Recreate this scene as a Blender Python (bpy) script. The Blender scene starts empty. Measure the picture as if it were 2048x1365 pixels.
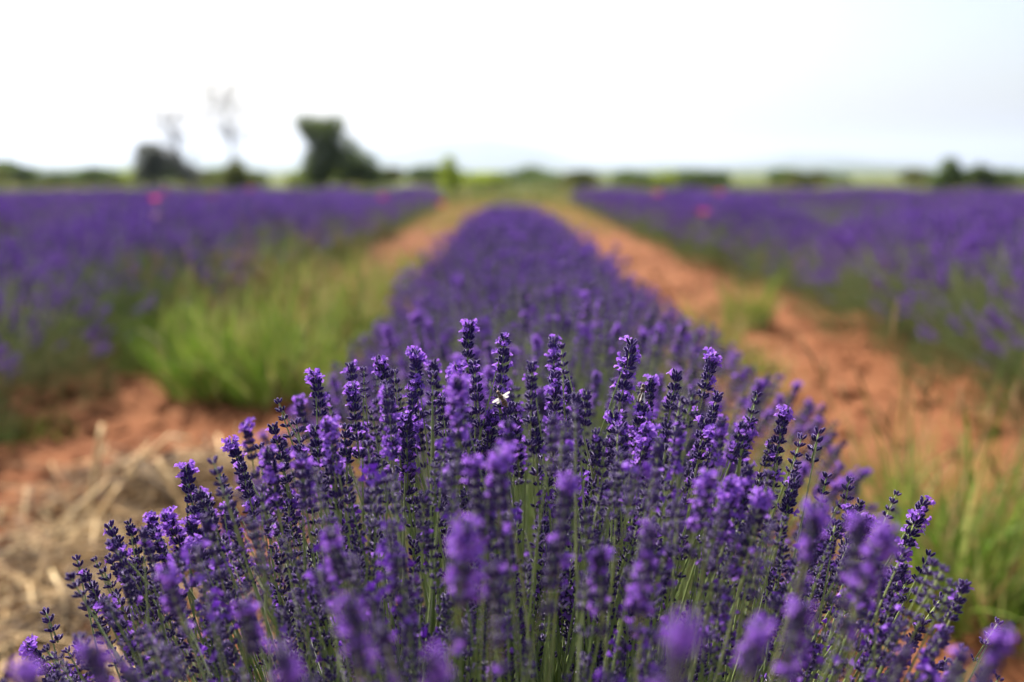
import bpy, math, random
import numpy as np
from mathutils import Vector, Matrix, Euler
R = math.radians
rng = np.random.default_rng(11)
random.seed(11)
scene = bpy.context.scene
COL = scene.collection

# ------------------------------------------------------------------ camera
H = 0.95                       # eye height over the soil
FPX = 35.0 / 36.0 * 2048
cam_d = bpy.data.cameras.new('camera')
cam = bpy.data.objects.new('camera', cam_d)
COL.objects.link(cam)
cam_d.lens = 35.0
cam_d.sensor_width = 36.0
cam_d.clip_start = 0.02
cam_d.clip_end = 30000
cam.location = (0, 0, H)
cam.rotation_euler = (R(90 - 9.65), 0, R(-0.46))
cam_d.dof.use_dof = True
cam_d.dof.focus_distance = 0.80
cam_d.dof.aperture_fstop = 2.5
cam_d.dof.aperture_blades = 0
scene.camera = cam

# ------------------------------------------------------------------ sky and sun
SUN_EL, SUN_AZ = 50.0, -32.0    # azimuth measured from the view direction, negative = left
world = bpy.data.worlds.new('World')
scene.world = world
world.use_nodes = True
wn = world.node_tree
wn.nodes.clear()
sky = wn.nodes.new('ShaderNodeTexSky')
sky.sky_type = 'NISHITA'
sky.sun_disc = False
sky.sun_elevation = R(SUN_EL)
sky.sun_rotation = R(SUN_AZ)
sky.altitude = 300
sky.air_density = 1.0
sky.dust_density = 6.0
sky.ozone_density = 1.0
bg = wn.nodes.new('ShaderNodeBackground')
bg.inputs['Strength'].default_value = 0.094
wo = wn.nodes.new('ShaderNodeOutputWorld')
wn.links.new(sky.outputs[0], bg.inputs['Color'])
wn.links.new(bg.outputs[0], wo.inputs['Surface'])
sun_d = bpy.data.lights.new('sun', 'SUN')
sun = bpy.data.objects.new('sun', sun_d)
COL.objects.link(sun)
sun_d.energy = 4.3
sun_d.angle = R(0.53)
sun_d.color = (1.0, 0.95, 0.87)
_a, _e = R(SUN_AZ), R(SUN_EL)
sdir = Vector((math.sin(_a) * math.cos(_e), math.cos(_a) * math.cos(_e), math.sin(_e)))
sun.rotation_euler = sdir.to_track_quat('Z', 'Y').to_euler()
scene.view_settings.view_transform = 'Standard'
scene.view_settings.look = 'None'
scene.view_settings.exposure = 1.28
scene.view_settings.gamma = 1.0
scene.view_settings.use_curve_mapping = False
scene.cycles.use_denoising = True
scene.cycles.max_bounces = 8
scene.cycles.diffuse_bounces = 3
scene.cycles.glossy_bounces = 2
scene.cycles.transmission_bounces = 6
scene.cycles.transparent_max_bounces = 8
scene.cycles.volume_bounces = 0
scene.cycles.sample_clamp_indirect = 4.0

bpy.context.view_layer.update()
CM = cam.matrix_world.copy()


def pix(px, py, depth):
    """World point seen at photo pixel (px, py), `depth` metres along the view axis."""
    return CM @ Vector(((px - 1024) / FPX * depth, -(py - 682.5) / FPX * depth, -depth))


def pix_ground(px, py, z=0.0):
    d = (CM @ Vector(((px - 1024) / FPX, -(py - 682.5) / FPX, -1))) - CM.translation
    t = (z - H) / d.z
    return CM.translation + d * t


# ------------------------------------------------------------------ materials
def material(name, ramp, rough=0.7, trans=0.0, sheen=0.0, sheen_tint=None, island=True, noise=None, spec=0.3, objrand=0.0):
    """Principled with a colour spread: per island (each leaf, bud, blade), per object and by 3D noise."""
    m = bpy.data.materials.new(name)
    m.use_nodes = True
    nt = m.node_tree
    N, L = nt.nodes, nt.links
    N.clear()
    out = N.new('ShaderNodeOutputMaterial')
    p = N.new('ShaderNodeBsdfPrincipled')
    p.inputs['Roughness'].default_value = rough
    p.inputs['Specular IOR Level'].default_value = spec
    cr = N.new('ShaderNodeValToRGB')
    els = cr.color_ramp.elements
    for i, c in enumerate(ramp):
        pos = i / max(1, len(ramp) - 1)
        e = els[i] if i < 2 else els.new(pos)
        e.position = pos
        e.color = (*c, 1)
    src = None
    if island:
        g = N.new('ShaderNodeNewGeometry')
        src = g.outputs['Random Per Island']
    if noise:
        t = N.new('ShaderNodeTexNoise')
        t.inputs['Scale'].default_value = noise
        t.inputs['Detail'].default_value = 4
        tc = N.new('ShaderNodeTexCoord')
        L.new(tc.outputs['Object'], t.inputs['Vector'])
        mr = N.new('ShaderNodeMapRange')
        mr.inputs['From Min'].default_value = 0.3
        mr.inputs['From Max'].default_value = 0.7
        L.new(t.outputs['Fac'], mr.inputs['Value'])
        if src is None:
            src = mr.outputs[0]
        else:
            mx = N.new('ShaderNodeMix')
            mx.inputs['Factor'].default_value = 0.5
            L.new(src, mx.inputs[2])
            L.new(mr.outputs[0], mx.inputs[3])
            src = mx.outputs[0]
    if objrand:
        oi = N.new('ShaderNodeObjectInfo')
        mx = N.new('ShaderNodeMix')
        mx.inputs['Factor'].default_value = objrand
        if src is None:
            mx.inputs[2].default_value = 0.5
        else:
            L.new(src, mx.inputs[2])
        L.new(oi.outputs['Random'], mx.inputs[3])
        src = mx.outputs[0]
    L.new(src, cr.inputs['Fac'])
    L.new(cr.outputs['Color'], p.inputs['Base Color'])
    if sheen:
        p.inputs['Sheen Weight'].default_value = sheen
        p.inputs['Sheen Roughness'].default_value = 0.35
        p.inputs['Sheen Tint'].default_value = (*(sheen_tint or (1, 1, 1)), 1)
    last = p.outputs[0]
    if trans:
        tr = N.new('ShaderNodeBsdfTranslucent')
        L.new(cr.outputs['Color'], tr.inputs['Color'])
        ms = N.new('ShaderNodeMixShader')
        ms.inputs['Fac'].default_value = trans
        L.new(p.outputs[0], ms.inputs[1])
        L.new(tr.outputs[0], ms.inputs[2])
        last = ms.outputs[0]
    L.new(last, out.inputs['Surface'])
    return m


M = {}
M['calyx'] = material('calyx', [(0.016, 0.008, 0.048), (0.040, 0.018, 0.105), (0.095, 0.048, 0.20)], rough=0.75, trans=0.10, sheen=1.0, sheen_tint=(0.72, 0.6, 1.0), objrand=0.45, spec=0.15)
M['corolla'] = material('corolla', [(0.24, 0.09, 0.52), (0.37, 0.15, 0.70), (0.50, 0.25, 0.84)], rough=0.6, trans=0.45, objrand=0.3, spec=0.2)
M['bract'] = material('bract', [(0.10, 0.06, 0.08), (0.17, 0.11, 0.08)], trans=0.2)
M['stem'] = material('lavender_stem', [(0.16, 0.24, 0.06), (0.27, 0.34, 0.11), (0.37, 0.40, 0.18)], rough=0.65, objrand=0.5, sheen=0.15)
M['leaf'] = material('lavender_leaf', [(0.065, 0.11, 0.03), (0.115, 0.17, 0.05), (0.18, 0.23, 0.10)], rough=0.7, trans=0.25)
M['wood'] = material('lavender_wood', [(0.06, 0.045, 0.03), (0.14, 0.11, 0.08)], noise=40, island=False)
M['grass'] = material('grass_blade', [(0.06, 0.13, 0.012), (0.13, 0.23, 0.02), (0.22, 0.31, 0.045), (0.36, 0.36, 0.12)], rough=0.55, trans=0.4)
M['meadow_grass'] = material('meadow_grass_blade', [(0.05, 0.09, 0.012), (0.10, 0.15, 0.025), (0.17, 0.21, 0.05), (0.28, 0.28, 0.11)], rough=0.6, trans=0.35)
M['grass_dry'] = material('grass_dry', [(0.32, 0.22, 0.09), (0.48, 0.34, 0.16)], trans=0.3)
M['straw'] = material('straw', [(0.15, 0.085, 0.035), (0.34, 0.20, 0.075), (0.52, 0.345, 0.15), (0.70, 0.53, 0.28)], rough=0.6)
M['straw_dark'] = material('straw_dark', [(0.05, 0.03, 0.018), (0.13, 0.08, 0.04), (0.22, 0.15, 0.08)])
M['bark'] = material('bark', [(0.05, 0.04, 0.03), (0.13, 0.11, 0.09)], noise=8, island=False)
M['twig'] = material('bare_twig', [(0.09, 0.08, 0.085), (0.18, 0.16, 0.17)], noise=5, island=False)
M['poppy'] = material('poppy_petal', [(0.40, 0.04, 0.05), (0.52, 0.08, 0.09)], trans=0.4)
M['poppy_pink'] = material('poppy_petal_pink', [(0.36, 0.04, 0.13), (0.48, 0.08, 0.19)], trans=0.4)
M['white_petal'] = material('white_petal', [(0.30, 0.15, 0.28), (0.38, 0.21, 0.34)], trans=0.3)
M['black'] = material('poppy_heart', [(0.01, 0.01, 0.012), (0.03, 0.03, 0.03)])


def crown_mat(name, ramp):
    return material(name, ramp, rough=0.6, trans=0.55, noise=1.2)


CR = {
    'dark': crown_mat('leaf_dark', [(0.06, 0.095, 0.03), (0.125, 0.17, 0.055), (0.20, 0.245, 0.10)]),
    'grey': crown_mat('leaf_grey', [(0.10, 0.11, 0.095), (0.17, 0.18, 0.155), (0.25, 0.26, 0.23)]),
    'olive': crown_mat('leaf_olive', [(0.08, 0.095, 0.02), (0.15, 0.165, 0.04), (0.23, 0.235, 0.08)]),
    'lime': crown_mat('leaf_lime', [(0.26, 0.34, 0.02), (0.38, 0.46, 0.04), (0.50, 0.55, 0.10)]),
    'mid': crown_mat('leaf_mid', [(0.08, 0.13, 0.034), (0.14, 0.20, 0.05), (0.20, 0.26, 0.085)]),
}


# ------------------------------------------------------------------ mesh helpers
class MB:
    """Collects triangles as numpy blocks; build() links them as ONE mesh object."""

    def __init__(self):
        self.v, self.f, self.m, self.n = [], [], [], 0

    def add(self, tmpl, mat=None, off=None):
        """tmpl = (V, F, matidx); mat = 4x4 numpy transform."""
        V, F, mi = tmpl
        if mat is not None:
            V = V @ mat[:3, :3].T + mat[:3, 3]
        self.v.append(V)
        self.f.append(F + self.n)
        self.m.append(mi)
        self.n += len(V)

    def raw(self, V, F, mi=0):
        F = np.asarray(F, int).reshape(-1, 3)
        self.add((np.asarray(V, float), F, np.full(len(F), mi, int)))

    def tmpl(self):
        return (np.concatenate(self.v), np.concatenate(self.f), np.concatenate(self.m))

    def mesh(self, name, mats, smooth=True):
        V, F, mi = self.tmpl()
        me = bpy.data.meshes.new(name)
        nf = len(F)
        me.vertices.add(len(V))
        me.vertices.foreach_set('co', V.astype(np.float32).ravel())
        me.loops.add(nf * 3)
        me.loops.foreach_set('vertex_index', F.astype(np.int32).ravel())
        me.polygons.add(nf)
        me.polygons.foreach_set('loop_start', (np.arange(nf) * 3).astype(np.int32))
        for m in mats:
            me.materials.append(m)
        me.polygons.foreach_set('material_index', mi.astype(np.int32))
        me.update(calc_edges=True)
        me.polygons.foreach_set('use_smooth', np.full(nf, smooth, bool))
        me.validate()
        return me


def link(name, data, parent=None, kind=None, loc=None):
    o = bpy.data.objects.new(name, data)
    COL.objects.link(o)
    if parent:
        o.parent = parent
    if kind:
        o['kind'] = kind
    if loc is not None:
        o.location = loc
    return o


def tag(o, label, cat, group=None):
    o['label'] = label
    o['category'] = cat
    if group:
        o['group'] = group
    return o


def copy_tree(o, parent=None):
    c = o.copy()
    COL.objects.link(c)
    c.parent = parent
    for ch in list(o.children):
        copy_tree(ch, c)
    return c


def basis(axis, spin=0.0, scale=1.0, loc=(0, 0, 0)):
    """4x4 whose local z runs along `axis`, turned by spin about it."""
    z = np.asarray(axis, float)
    z = z / np.linalg.norm(z)
    a = np.array([0, 0, 1.0]) if abs(z[2]) < 0.95 else np.array([1.0, 0, 0])
    x = np.cross(a, z)
    x /= np.linalg.norm(x)
    y = np.cross(z, x)
    c, s = math.cos(spin), math.sin(spin)
    Mx = np.eye(4)
    Mx[:3, 0] = (x * c + y * s) * scale
    Mx[:3, 1] = (-x * s + y * c) * scale
    Mx[:3, 2] = z * scale
    Mx[:3, 3] = loc
    return Mx


def tube(points, radii, sides=4, mi=0, cap=True, squash=1.0):
    P = np.asarray(points, float)
    n = len(P)
    V = []
    up = np.array([0.31, 0.17, 0.94])
    for i in range(n):
        t = P[min(i + 1, n - 1)] - P[max(i - 1, 0)]
        t = t / (np.linalg.norm(t) + 1e-12)
        x = np.cross(up, t)
        if np.linalg.norm(x) < 1e-3:
            x = np.cross([1, 0, 0], t)
        x /= np.linalg.norm(x)
        y = np.cross(t, x)
        for k in range(sides):
            a = 2 * math.pi * k / sides
            V.append(P[i] + radii[i] * (math.cos(a) * x + squash * math.sin(a) * y))
    F = []
    for i in range(n - 1):
        for k in range(sides):
            a, b = i * sides + k, i * sides + (k + 1) % sides
            F += [(a, b, b + sides), (a, b + sides, a + sides)]
    if cap:
        for k in range(1, sides - 1):
            F.append((0, k + 1, k))
            q = (n - 1) * sides
            F.append((q, q + k, q + k + 1))
    return (np.array(V), np.array(F), np.full(len(F), mi, int))


def blade(length, width, bend, mi=0, segs=4):
    """A grass blade or leaf along +z bending towards +x, folded slightly along its midrib."""
    V, F = [], []
    for i in range(segs + 1):
        t = i / segs
        a = bend * t
        # integrate along the arc
        x = length * (1 - math.cos(a)) / bend if abs(bend) > 1e-4 else 0
        z = length * math.sin(a) / bend if abs(bend) > 1e-4 else length * t
        w = width * 0.5 * (0.55 + 0.9 * t - 1.4 * t * t) * (1 if i < segs else 0.3)
        w = max(w, width * 0.04)
        V += [(x - w * .25, -w, z), (x, 0, z), (x - w * .25, w, z)]
    for i in range(segs):
        for k in range(2):
            a = i * 3 + k
            F += [(a, a + 1, a + 4), (a, a + 4, a + 3)]
    return (np.array(V), np.array(F), np.full(len(F), mi, int))


# ------------------------------------------------------------------ lavender templates
def calyx(sides=6):
    rings = [(0.0, .35), (.12, .72), (.4, 1.0), (.7, .97), (.9, .74), (1.0, .36)]
    L, r = 0.0066, 0.00142
    V, F = [], []
    for s, q in rings:
        for k in range(sides):
            a = 2 * math.pi * k / sides
            rr = r * q * (1.0 + (0.10 if k % 2 else -0.06))
            V.append((rr * math.cos(a), rr * math.sin(a), L * s))
    for i in range(len(rings) - 1):
        for k in range(sides):
            a, b = i * sides + k, i * sides + (k + 1) % sides
            F += [(a, b, b + sides), (a, b + sides, a + sides)]
    V.append((0, 0, L * 1.03))
    q = (len(rings) - 1) * sides
    for k in range(sides):
        F.append((q + k, q + (k + 1) % sides, len(V) - 1))
    return (np.array(V), np.array(F), np.zeros(len(F), int))


def bud_lo(sides=5):
    L, r = 0.0066, 0.00150
    V = [(0, 0, 0)]
    for z_, q in ((.35, .95), (.78, .95)):
        V += [(r * q * math.cos(2 * math.pi * k / sides), r * q * math.sin(2 * math.pi * k / sides), L * z_) for k in range(sides)]
    V.append((0, 0, L * 1.03))
    F, n = [], sides
    for k in range(n):
        k2 = (k + 1) % n
        F += [(0, 1 + k2, 1 + k), (1 + k, 1 + k2, 1 + n + k2), (1 + k, 1 + n + k2, 1 + n + k), (2 * n + 1, 1 + n + k, 1 + n + k2)]
    return (np.array(V), np.array(F), np.zeros(len(F), int))


def floret(seed):
    """Open corolla: a flared tube, an upper lip of two big lobes and a lower lip of three, crinkled."""
    r = random.Random(seed)
    V, F = [], []
    S = 6
    for s, q in ((0.0042, .0011), (0.0085, .0015), (0.0105, .0020)):
        for k in range(S):
            a = 2 * math.pi * k / S
            V.append((q * math.cos(a), q * math.sin(a), s))
    for i in range(2):
        for k in range(S):
            a, b = i * S + k, i * S + (k + 1) % S
            F += [(a, b, b + S), (a, b + S, a + S)]
    lobes = [(0.42, .0052, .0046, .45), (-0.42, .0052, .0046, .45), (2.2, .0036, .0034, 1.1), (-2.2, .0036, .0034, 1.1), (3.14, .0038, .0036, 1.2)]
    for a0, ln, wd, flare in lobes:
        a0 += r.uniform(-.15, .15)
        fl = flare + r.uniform(-.2, .3)
        base = len(V)
        ca, sa = math.cos(a0), math.sin(a0)
        for j in range(4):
            t = j / 3
            w = wd * (0.45, .95, 1.0, .5)[j] * .5
            curl = fl * (0.5 + .8 * t)
            rad = .0017 + ln * t * math.sin(min(curl, 1.5))
            z = .0100 + ln * t * math.cos(min(curl, 1.5))
            for k in (-1, 0, 1):
                jz = r.uniform(-.0004, .0004) + (0.0005 if k else 0) * t
                x = rad * ca - k * w * sa
                y = rad * sa + k * w * ca
                V.append((x, y, z + jz))
        for j in range(3):
            for k in range(2):
                q = base + j * 3 + k
                F += [(q, q + 1, q + 4), (q, q + 4, q + 3)]
    return (np.array(V) * np.array([.74, .74, .70]), np.array(F), np.zeros(len(F), int))


CALYX = calyx()
BUD = bud_lo()
FLOR = [floret(i) for i in range(5)]
FL_LO = (np.array([(0, 0, .004), (.003, .0018, .0085), (-.003, .0018, .0085), (0, -.0035, .009), (0, 0, .0072)]),
         np.array([(0, 1, 2), (0, 2, 3), (0, 3, 1), (4, 1, 2), (4, 2, 3), (4, 3, 1)]), np.zeros(6, int))


def whorl_layout(r, kind):
    """(distance below the tip, number of buds, openness, florets) of every whorl, tip at 0."""
    out = []
    if kind == 'loose':          # candelabra of separate tiers
        n, gap, g2 = r.randint(4, 6), .0085, .0012
        fl = 0.0
    elif kind == 'dense':
        n, gap, g2 = r.randint(5, 7), .0066, .0011
        fl = 0.04
    elif kind == 'topped':       # flowering crown, budding tiers below
        n, gap, g2 = r.randint(6, 8), .0058, .0010
        fl = 0.30
    else:                        # 'bloom': flowers along the whole head
        n, gap, g2 = r.randint(7, 9), .0062, .0010
        fl = 0.34
    z = .0045
    for i in range(n):
        nb = r.randint(6, 8) if i else 5
        if kind == 'loose':
            nb = r.randint(5, 7) if i else 5
        p = fl
        if kind == 'topped':
            p = .55 if i < 2 else .12
        if kind == 'bloom' and r.random() < .25:
            p = .1
        out.append((z, nb, min(1, .45 + .22 * i), p))
        z += gap * r.uniform(.68, 1.38) + g2 * i
    if r.random() < .6:          # a stray tier further down the stem
        z += r.uniform(.006, .014)
        out.append((z, r.randint(3, 6), 1, fl * .5))
    return out


def head(seed, kind, lo=False):
    """Returns (bud MB, floret MB, length); local tip at the origin, stem going down -z."""
    r = random.Random(seed)
    b, f = MB(), MB()
    nfl = 0
    lay = whorl_layout(r, kind)
    for (zz, nb, op, p) in lay:
        ph0 = r.uniform(0, 6.28)
        if lo:
            nb = max(5, nb - 1)
        layers = 2 if (op > .6 and not lo and kind != 'loose') else 1
        for ly in range(layers):
            for k in range(nb):
                ph = ph0 + ly * .4 + 2 * math.pi * k / nb + r.uniform(-.22, .22)
                tilt = (R(14) + R(38) * op) * r.uniform(.75, 1.25) * (1.0 if ly == 0 else .55)
                ax = (math.sin(tilt) * math.cos(ph), math.sin(tilt) * math.sin(ph), math.cos(tilt))
                off = .0011 + .0012 * op
                loc = (off * math.cos(ph), off * math.sin(ph), -zz + ly * .0016 + r.uniform(-.0008, .0008))
                sc = r.uniform(.82, 1.12) * (1.12 if lo else 1.0)
                b.add(BUD if lo else CALYX, basis(ax, r.uniform(0, 6), sc, loc))
                if r.random() < p:
                    tl = min(tilt + .25, 1.35)
                    ax = (math.sin(tl) * math.cos(ph), math.sin(tl) * math.sin(ph), math.cos(tl))
                    f.add(FL_LO if lo else r.choice(FLOR), basis(ax, r.uniform(0, 6), r.uniform(.85, 1.15) * (1.3 if lo else 1), loc))
                    nfl += 1
        if not lo:
            for k in range(2):   # papery bract pair under the tier
                ph = ph0 + math.pi * k + .4
                ax = (math.cos(ph) * .8, math.sin(ph) * .8, .55)
                t = blade(.0045, .0035, .4, 1, 2)
                b.add(t, basis(ax, r.uniform(-.4, .4), 1, (0, 0, -zz - .0006)))
    if not lo:
        zl = lay[-1][0]
        b.add(tube([(0, 0, -.003), (0, 0, -zl * .5), (0, 0, -zl - .002)], [.0007, .0009, .0010], 5, 2))
    return b, (f if nfl else None), lay[-1][0]


def stem_mesh(seed, lo=False):
    """Unit-length stalk hanging from the tip (z 0 to -1), slightly bowed; thickness in metres."""
    r = random.Random(seed)
    n = 4 if lo else 8
    bx, by = r.uniform(-.03, .03), r.uniform(-.03, .03)
    P, rad = [], []
    for i in range(n):
        t = i / (n - 1)
        s = t * (1 - t) * 4
        P.append((bx * s, by * s, -t))
        rad.append((.00045 + .0006 * min(1, t * 5)) * (1.2 if lo else 1))
    return tube(P, rad, 3 if lo else 5, cap=False)


KINDS = ['loose'] * 4 + ['dense'] * 4 + ['topped'] * 4 + ['bloom'] * 3
HEADS = []
for i, k in enumerate(KINDS):
    b, f, ln = head(100 + i, k)
    HEADS.append((k, b.mesh('flower_spike', [M['calyx'], M['bract'], M['stem']]),
                  f.mesh('open_florets', [M['corolla']]) if f else None, ln))
STEMS = []
for i in range(5):
    mb = MB()
    mb.add(stem_mesh(50 + i))
    STEMS.append(mb.mesh('stem', [M['stem']]))
LO_HEADS = []
for i, k in enumerate(KINDS):
    b, f, ln = head(300 + i, k, lo=True)
    LO_HEADS.append((k, b.tmpl(), f.tmpl() if f else None, ln))
LO_STEMS = [stem_mesh(80 + i, True) for i in range(4)]


def tiny_head(seed, kind):
    """Far rows: each tier is one small bipyramid of buds, with a few florets."""
    r = random.Random(seed)
    b = MB()
    lay = whorl_layout(r, kind)
    for (zz, nb, op, p) in lay:
        w = .0034 + .0036 * op
        n = 5
        V = [(0, 0, -zz - .003)] + [(w * math.cos(6.283 * k / n + zz * 900), w * math.sin(6.283 * k / n + zz * 900), -zz + .003 + r.uniform(-.001, .001)) for k in range(n)] + [(0, 0, -zz + .0065)]
        F = []
        for k in range(n):
            F += [(0, 1 + (k + 1) % n, 1 + k), (n + 1, 1 + k, 1 + (k + 1) % n)]
        b.raw(V, F, 0)
        for k in range(int(nb * (p + .06) * 1.3 + r.random())):
            ph = r.uniform(0, 6.28)
            b.add((FL_LO[0], FL_LO[1], np.ones(6, int)), basis((math.cos(ph), math.sin(ph), .5), 0, 1.6, (0, 0, -zz)))
    return b.tmpl()


TINY = [tiny_head(500 + i, k) for i, k in enumerate(KINDS)]


def spike_matrix(tip, base, spin, sc):
    ax = Vector(tip) - Vector(base)
    return basis(ax, spin, sc, tip), ax.length


def pick(r, p_open):
    x = r.random()
    if x < p_open * .6:
        return r.choice([i for i, k in enumerate(KINDS) if k == 'topped'])
    if x < p_open:
        return r.choice([i for i, k in enumerate(KINDS) if k == 'bloom'])
    want = 'loose' if r.random() < .6 else 'dense'
    return r.choice([i for i, k in enumerate(KINDS) if k == want])


def foliage_mb(r, n, rx, ry, z0, z1, lw=1.0, seg=2):
    """Narrow grey-green leaves on short shoots filling a low mound."""
    mb = MB()
    for i in range(n):
        a, q = r.uniform(0, 6.283), math.sqrt(r.random())
        x, y = q * rx * math.cos(a), q * ry * math.sin(a)
        top = z0 + (z1 - z0) * (1 - .72 * q ** 3)
        z = max(.01, z0 * .4 + (top - z0 * .4) * (r.random() ** .6))
        sx, sy = x * .8, y * .8
        for k in range(3):
            ax = (sx * 2.0 + r.uniform(-.55, .55), sy * 2.0 + r.uniform(-.55, .55), 1.0 + r.uniform(-.35, .35))
            t = blade(r.uniform(.028, .055) * lw, r.uniform(.0028, .0042) * lw, r.uniform(-.5, .5), 0, seg)
            mb.add(t, basis(ax, r.uniform(0, 6), 1, (x + r.uniform(-.01, .01), y + r.uniform(-.01, .01), z)))
    return mb


def wood_mb(r, rx, ry, z1, n=9):
    mb = MB()
    for i in range(n):
        a, q = 6.283 * i / n + r.uniform(-.3, .3), r.uniform(.35, .8)
        ex, ey = q * rx * math.cos(a), q * ry * math.sin(a)
        pts = [(ex * .08, ey * .08, -.03), (ex * .35, ey * .35, z1 * .3), (ex * .7, ey * .7, z1 * .62), (ex, ey, z1)]
        mb.add(tube(pts, [.011, .009, .006, .003], 5))
    return mb


def dome_tip(r, rx, ry, top, fall, drop_p=.5, drop=.22, edge=.25):
    while True:
        x, y = r.uniform(-rx, rx), r.uniform(-ry, ry)
        q = (x / rx) ** 2 + (y / ry) ** 2
        if q <= 1:
            break
    z = top - fall * (x * x + .55 * y * y) - edge * (max(0, q - .55) ** 2) + min(.03, r.gauss(0, .022))
    if r.random() < drop_p:
        z -= r.uniform(.02, drop)
    return x, y, z


# =================================================================== THE SETTING
def vnoise(x, y, seed):
    """Smooth value noise on arrays."""
    g = np.random.default_rng(seed).random((257, 257))
    xi, yi = np.floor(x).astype(int), np.floor(y).astype(int)
    fx, fy = x - xi, y - yi
    fx, fy = fx * fx * (3 - 2 * fx), fy * fy * (3 - 2 * fy)
    a, b = g[xi % 256, yi % 256], g[(xi + 1) % 256, yi % 256]
    c, d = g[xi % 256, (yi + 1) % 256], g[(xi + 1) % 256, (yi + 1) % 256]
    return (a * (1 - fx) + b * fx) * (1 - fy) + (c * (1 - fx) + d * fx) * fy


def soil_height(x, y):
    x, y = np.asarray(x, float), np.asarray(y, float)
    h = .030 * (vnoise(x * 2.1 + 40, y * 2.1 + 40, 1) - .5)
    h += .050 * (vnoise(x * 6 + 40, y * 6 + 40, 2) - .5)
    h += .050 * (vnoise(x * 14 + 40, y * 14 + 40, 3) - .5) * vnoise(x * 1.3 + 9, y * 1.3 + 9, 4)
    return h


def grid_sheet(xs, ys, hf):
    X, Y = np.meshgrid(xs, ys, indexing='ij')
    Z = hf(X, Y)
    V = np.stack([X, Y, Z], -1).reshape(-1, 3)
    nx, ny = len(xs), len(ys)
    i, j = np.meshgrid(np.arange(nx - 1), np.arange(ny - 1), indexing='ij')
    a = (i * ny + j).ravel()
    F = np.concatenate([np.stack([a, a + ny, a + ny + 1], -1), np.stack([a, a + ny + 1, a + 1], -1)])
    mb = MB()
    mb.raw(V, F)
    return mb


def ground_material(name, ramp, scales, bump=0.0):
    m = bpy.data.materials.new(name)
    m.use_nodes = True
    nt = m.node_tree
    N, L = nt.nodes, nt.links
    p = N['Principled BSDF']
    p.inputs['Roughness'].default_value = .95
    p.inputs['Specular IOR Level'].default_value = .1
    tc = N.new('ShaderNodeTexCoord')
    prev = None
    for s, w in scales:
        t = N.new('ShaderNodeTexNoise')
        t.inputs['Scale'].default_value = s
        t.inputs['Detail'].default_value = 6
        t.inputs['Roughness'].default_value = .65
        L.new(tc.outputs['Object'], t.inputs['Vector'])
        if prev is None:
            prev = t.outputs['Fac']
        else:
            mx = N.new('ShaderNodeMix')
            mx.inputs['Factor'].default_value = w
            L.new(prev, mx.inputs[2])
            L.new(t.outputs['Fac'], mx.inputs[3])
            prev = mx.outputs[0]
    mr = N.new('ShaderNodeMapRange')
    mr.inputs['From Min'].default_value = .32
    mr.inputs['From Max'].default_value = .68
    L.new(prev, mr.inputs['Value'])
    cr = N.new('ShaderNodeValToRGB')
    for i, c in enumerate(ramp):
        pos = i / (len(ramp) - 1)
        e = cr.color_ramp.elements[i] if i < 2 else cr.color_ramp.elements.new(pos)
        e.position = pos
        e.color = (*c, 1)
    L.new(mr.outputs[0], cr.inputs['Fac'])
    L.new(cr.outputs['Color'], p.inputs['Base Color'])
    if bump:
        bp = N.new('ShaderNodeBump')
        bp.inputs['Strength'].default_value = bump
        bp.inputs['Distance'].default_value = .02
        L.new(prev, bp.inputs['Height'])
        L.new(bp.outputs[0], p.inputs['Normal'])
    return m


M['soil'] = ground_material('red_soil', [(.05, .018, .008), (.135, .048, .019), (.215, .085, .036), (.38, .21, .115)], [(1.6, 0), (9, .45), (55, .3)], .6)
M['meadow'] = ground_material('meadow_ground', [(.04, .065, .015), (.07, .095, .025), (.12, .13, .045), (.22, .21, .09)], [(.02, 0), (.11, .5), (1.0, .25)], .3)
M['hill'] = ground_material('hill', [(.035, .06, .03), (.06, .085, .04), (.10, .11, .06)], [(.004, 0), (.02, .4)])

xs = np.concatenate([np.arange(-16, -4, .16), np.arange(-4, 4, .045), np.arange(4, 16.2, .16)])
ys = np.concatenate([np.arange(-2, 5, .045), np.arange(5, 9, .08), np.arange(9, 33, .16)])
soil = link('soil', grid_sheet(xs, ys, soil_height).mesh('soil', [M['soil']]), kind='structure')
e = np.array([-9000, -3000, -900, -300, -100, -40, -15, 0, 15, 40, 100, 300, 900, 3000, 9000.])
link('meadow', grid_sheet(e, e, lambda X, Y: np.full(X.shape, -.075)).mesh('meadow', [M['meadow']]), kind='structure')


def ridge(name, px0, px1, D, prof, depth):
    """A far range: a solid ridge of hills whose skyline follows prof(px) (photo rows)."""
    n = 60
    V, F = [], []
    for i in range(n):
        px = px0 + (px1 - px0) * i / (n - 1)
        X = (px - 1008) / FPX * D
        top = (345 - prof(px)) / FPX * D
        for (dy, hz) in ((-depth, -6), (-depth * .6, top * .38), (-depth * .25, top * .8), (0, top), (depth * .4, top * .6), (depth, -6)):
            wob = .08 * depth * math.sin(i * .9 + hz)
            V.append((X * (1 + dy / D), D + dy + wob, max(hz, -6)))
    for i in range(n - 1):
        for k in range(5):
            a = i * 6 + k
            F += [(a, a + 6, a + 7), (a, a + 7, a + 1)]
    mb = MB()
    mb.raw(V, F)
    return link(name, mb.mesh(name, [M['hill']]), kind='structure')


def g(px, c, w, h):
    return h * math.exp(-((px - c) / w) ** 2)


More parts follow.
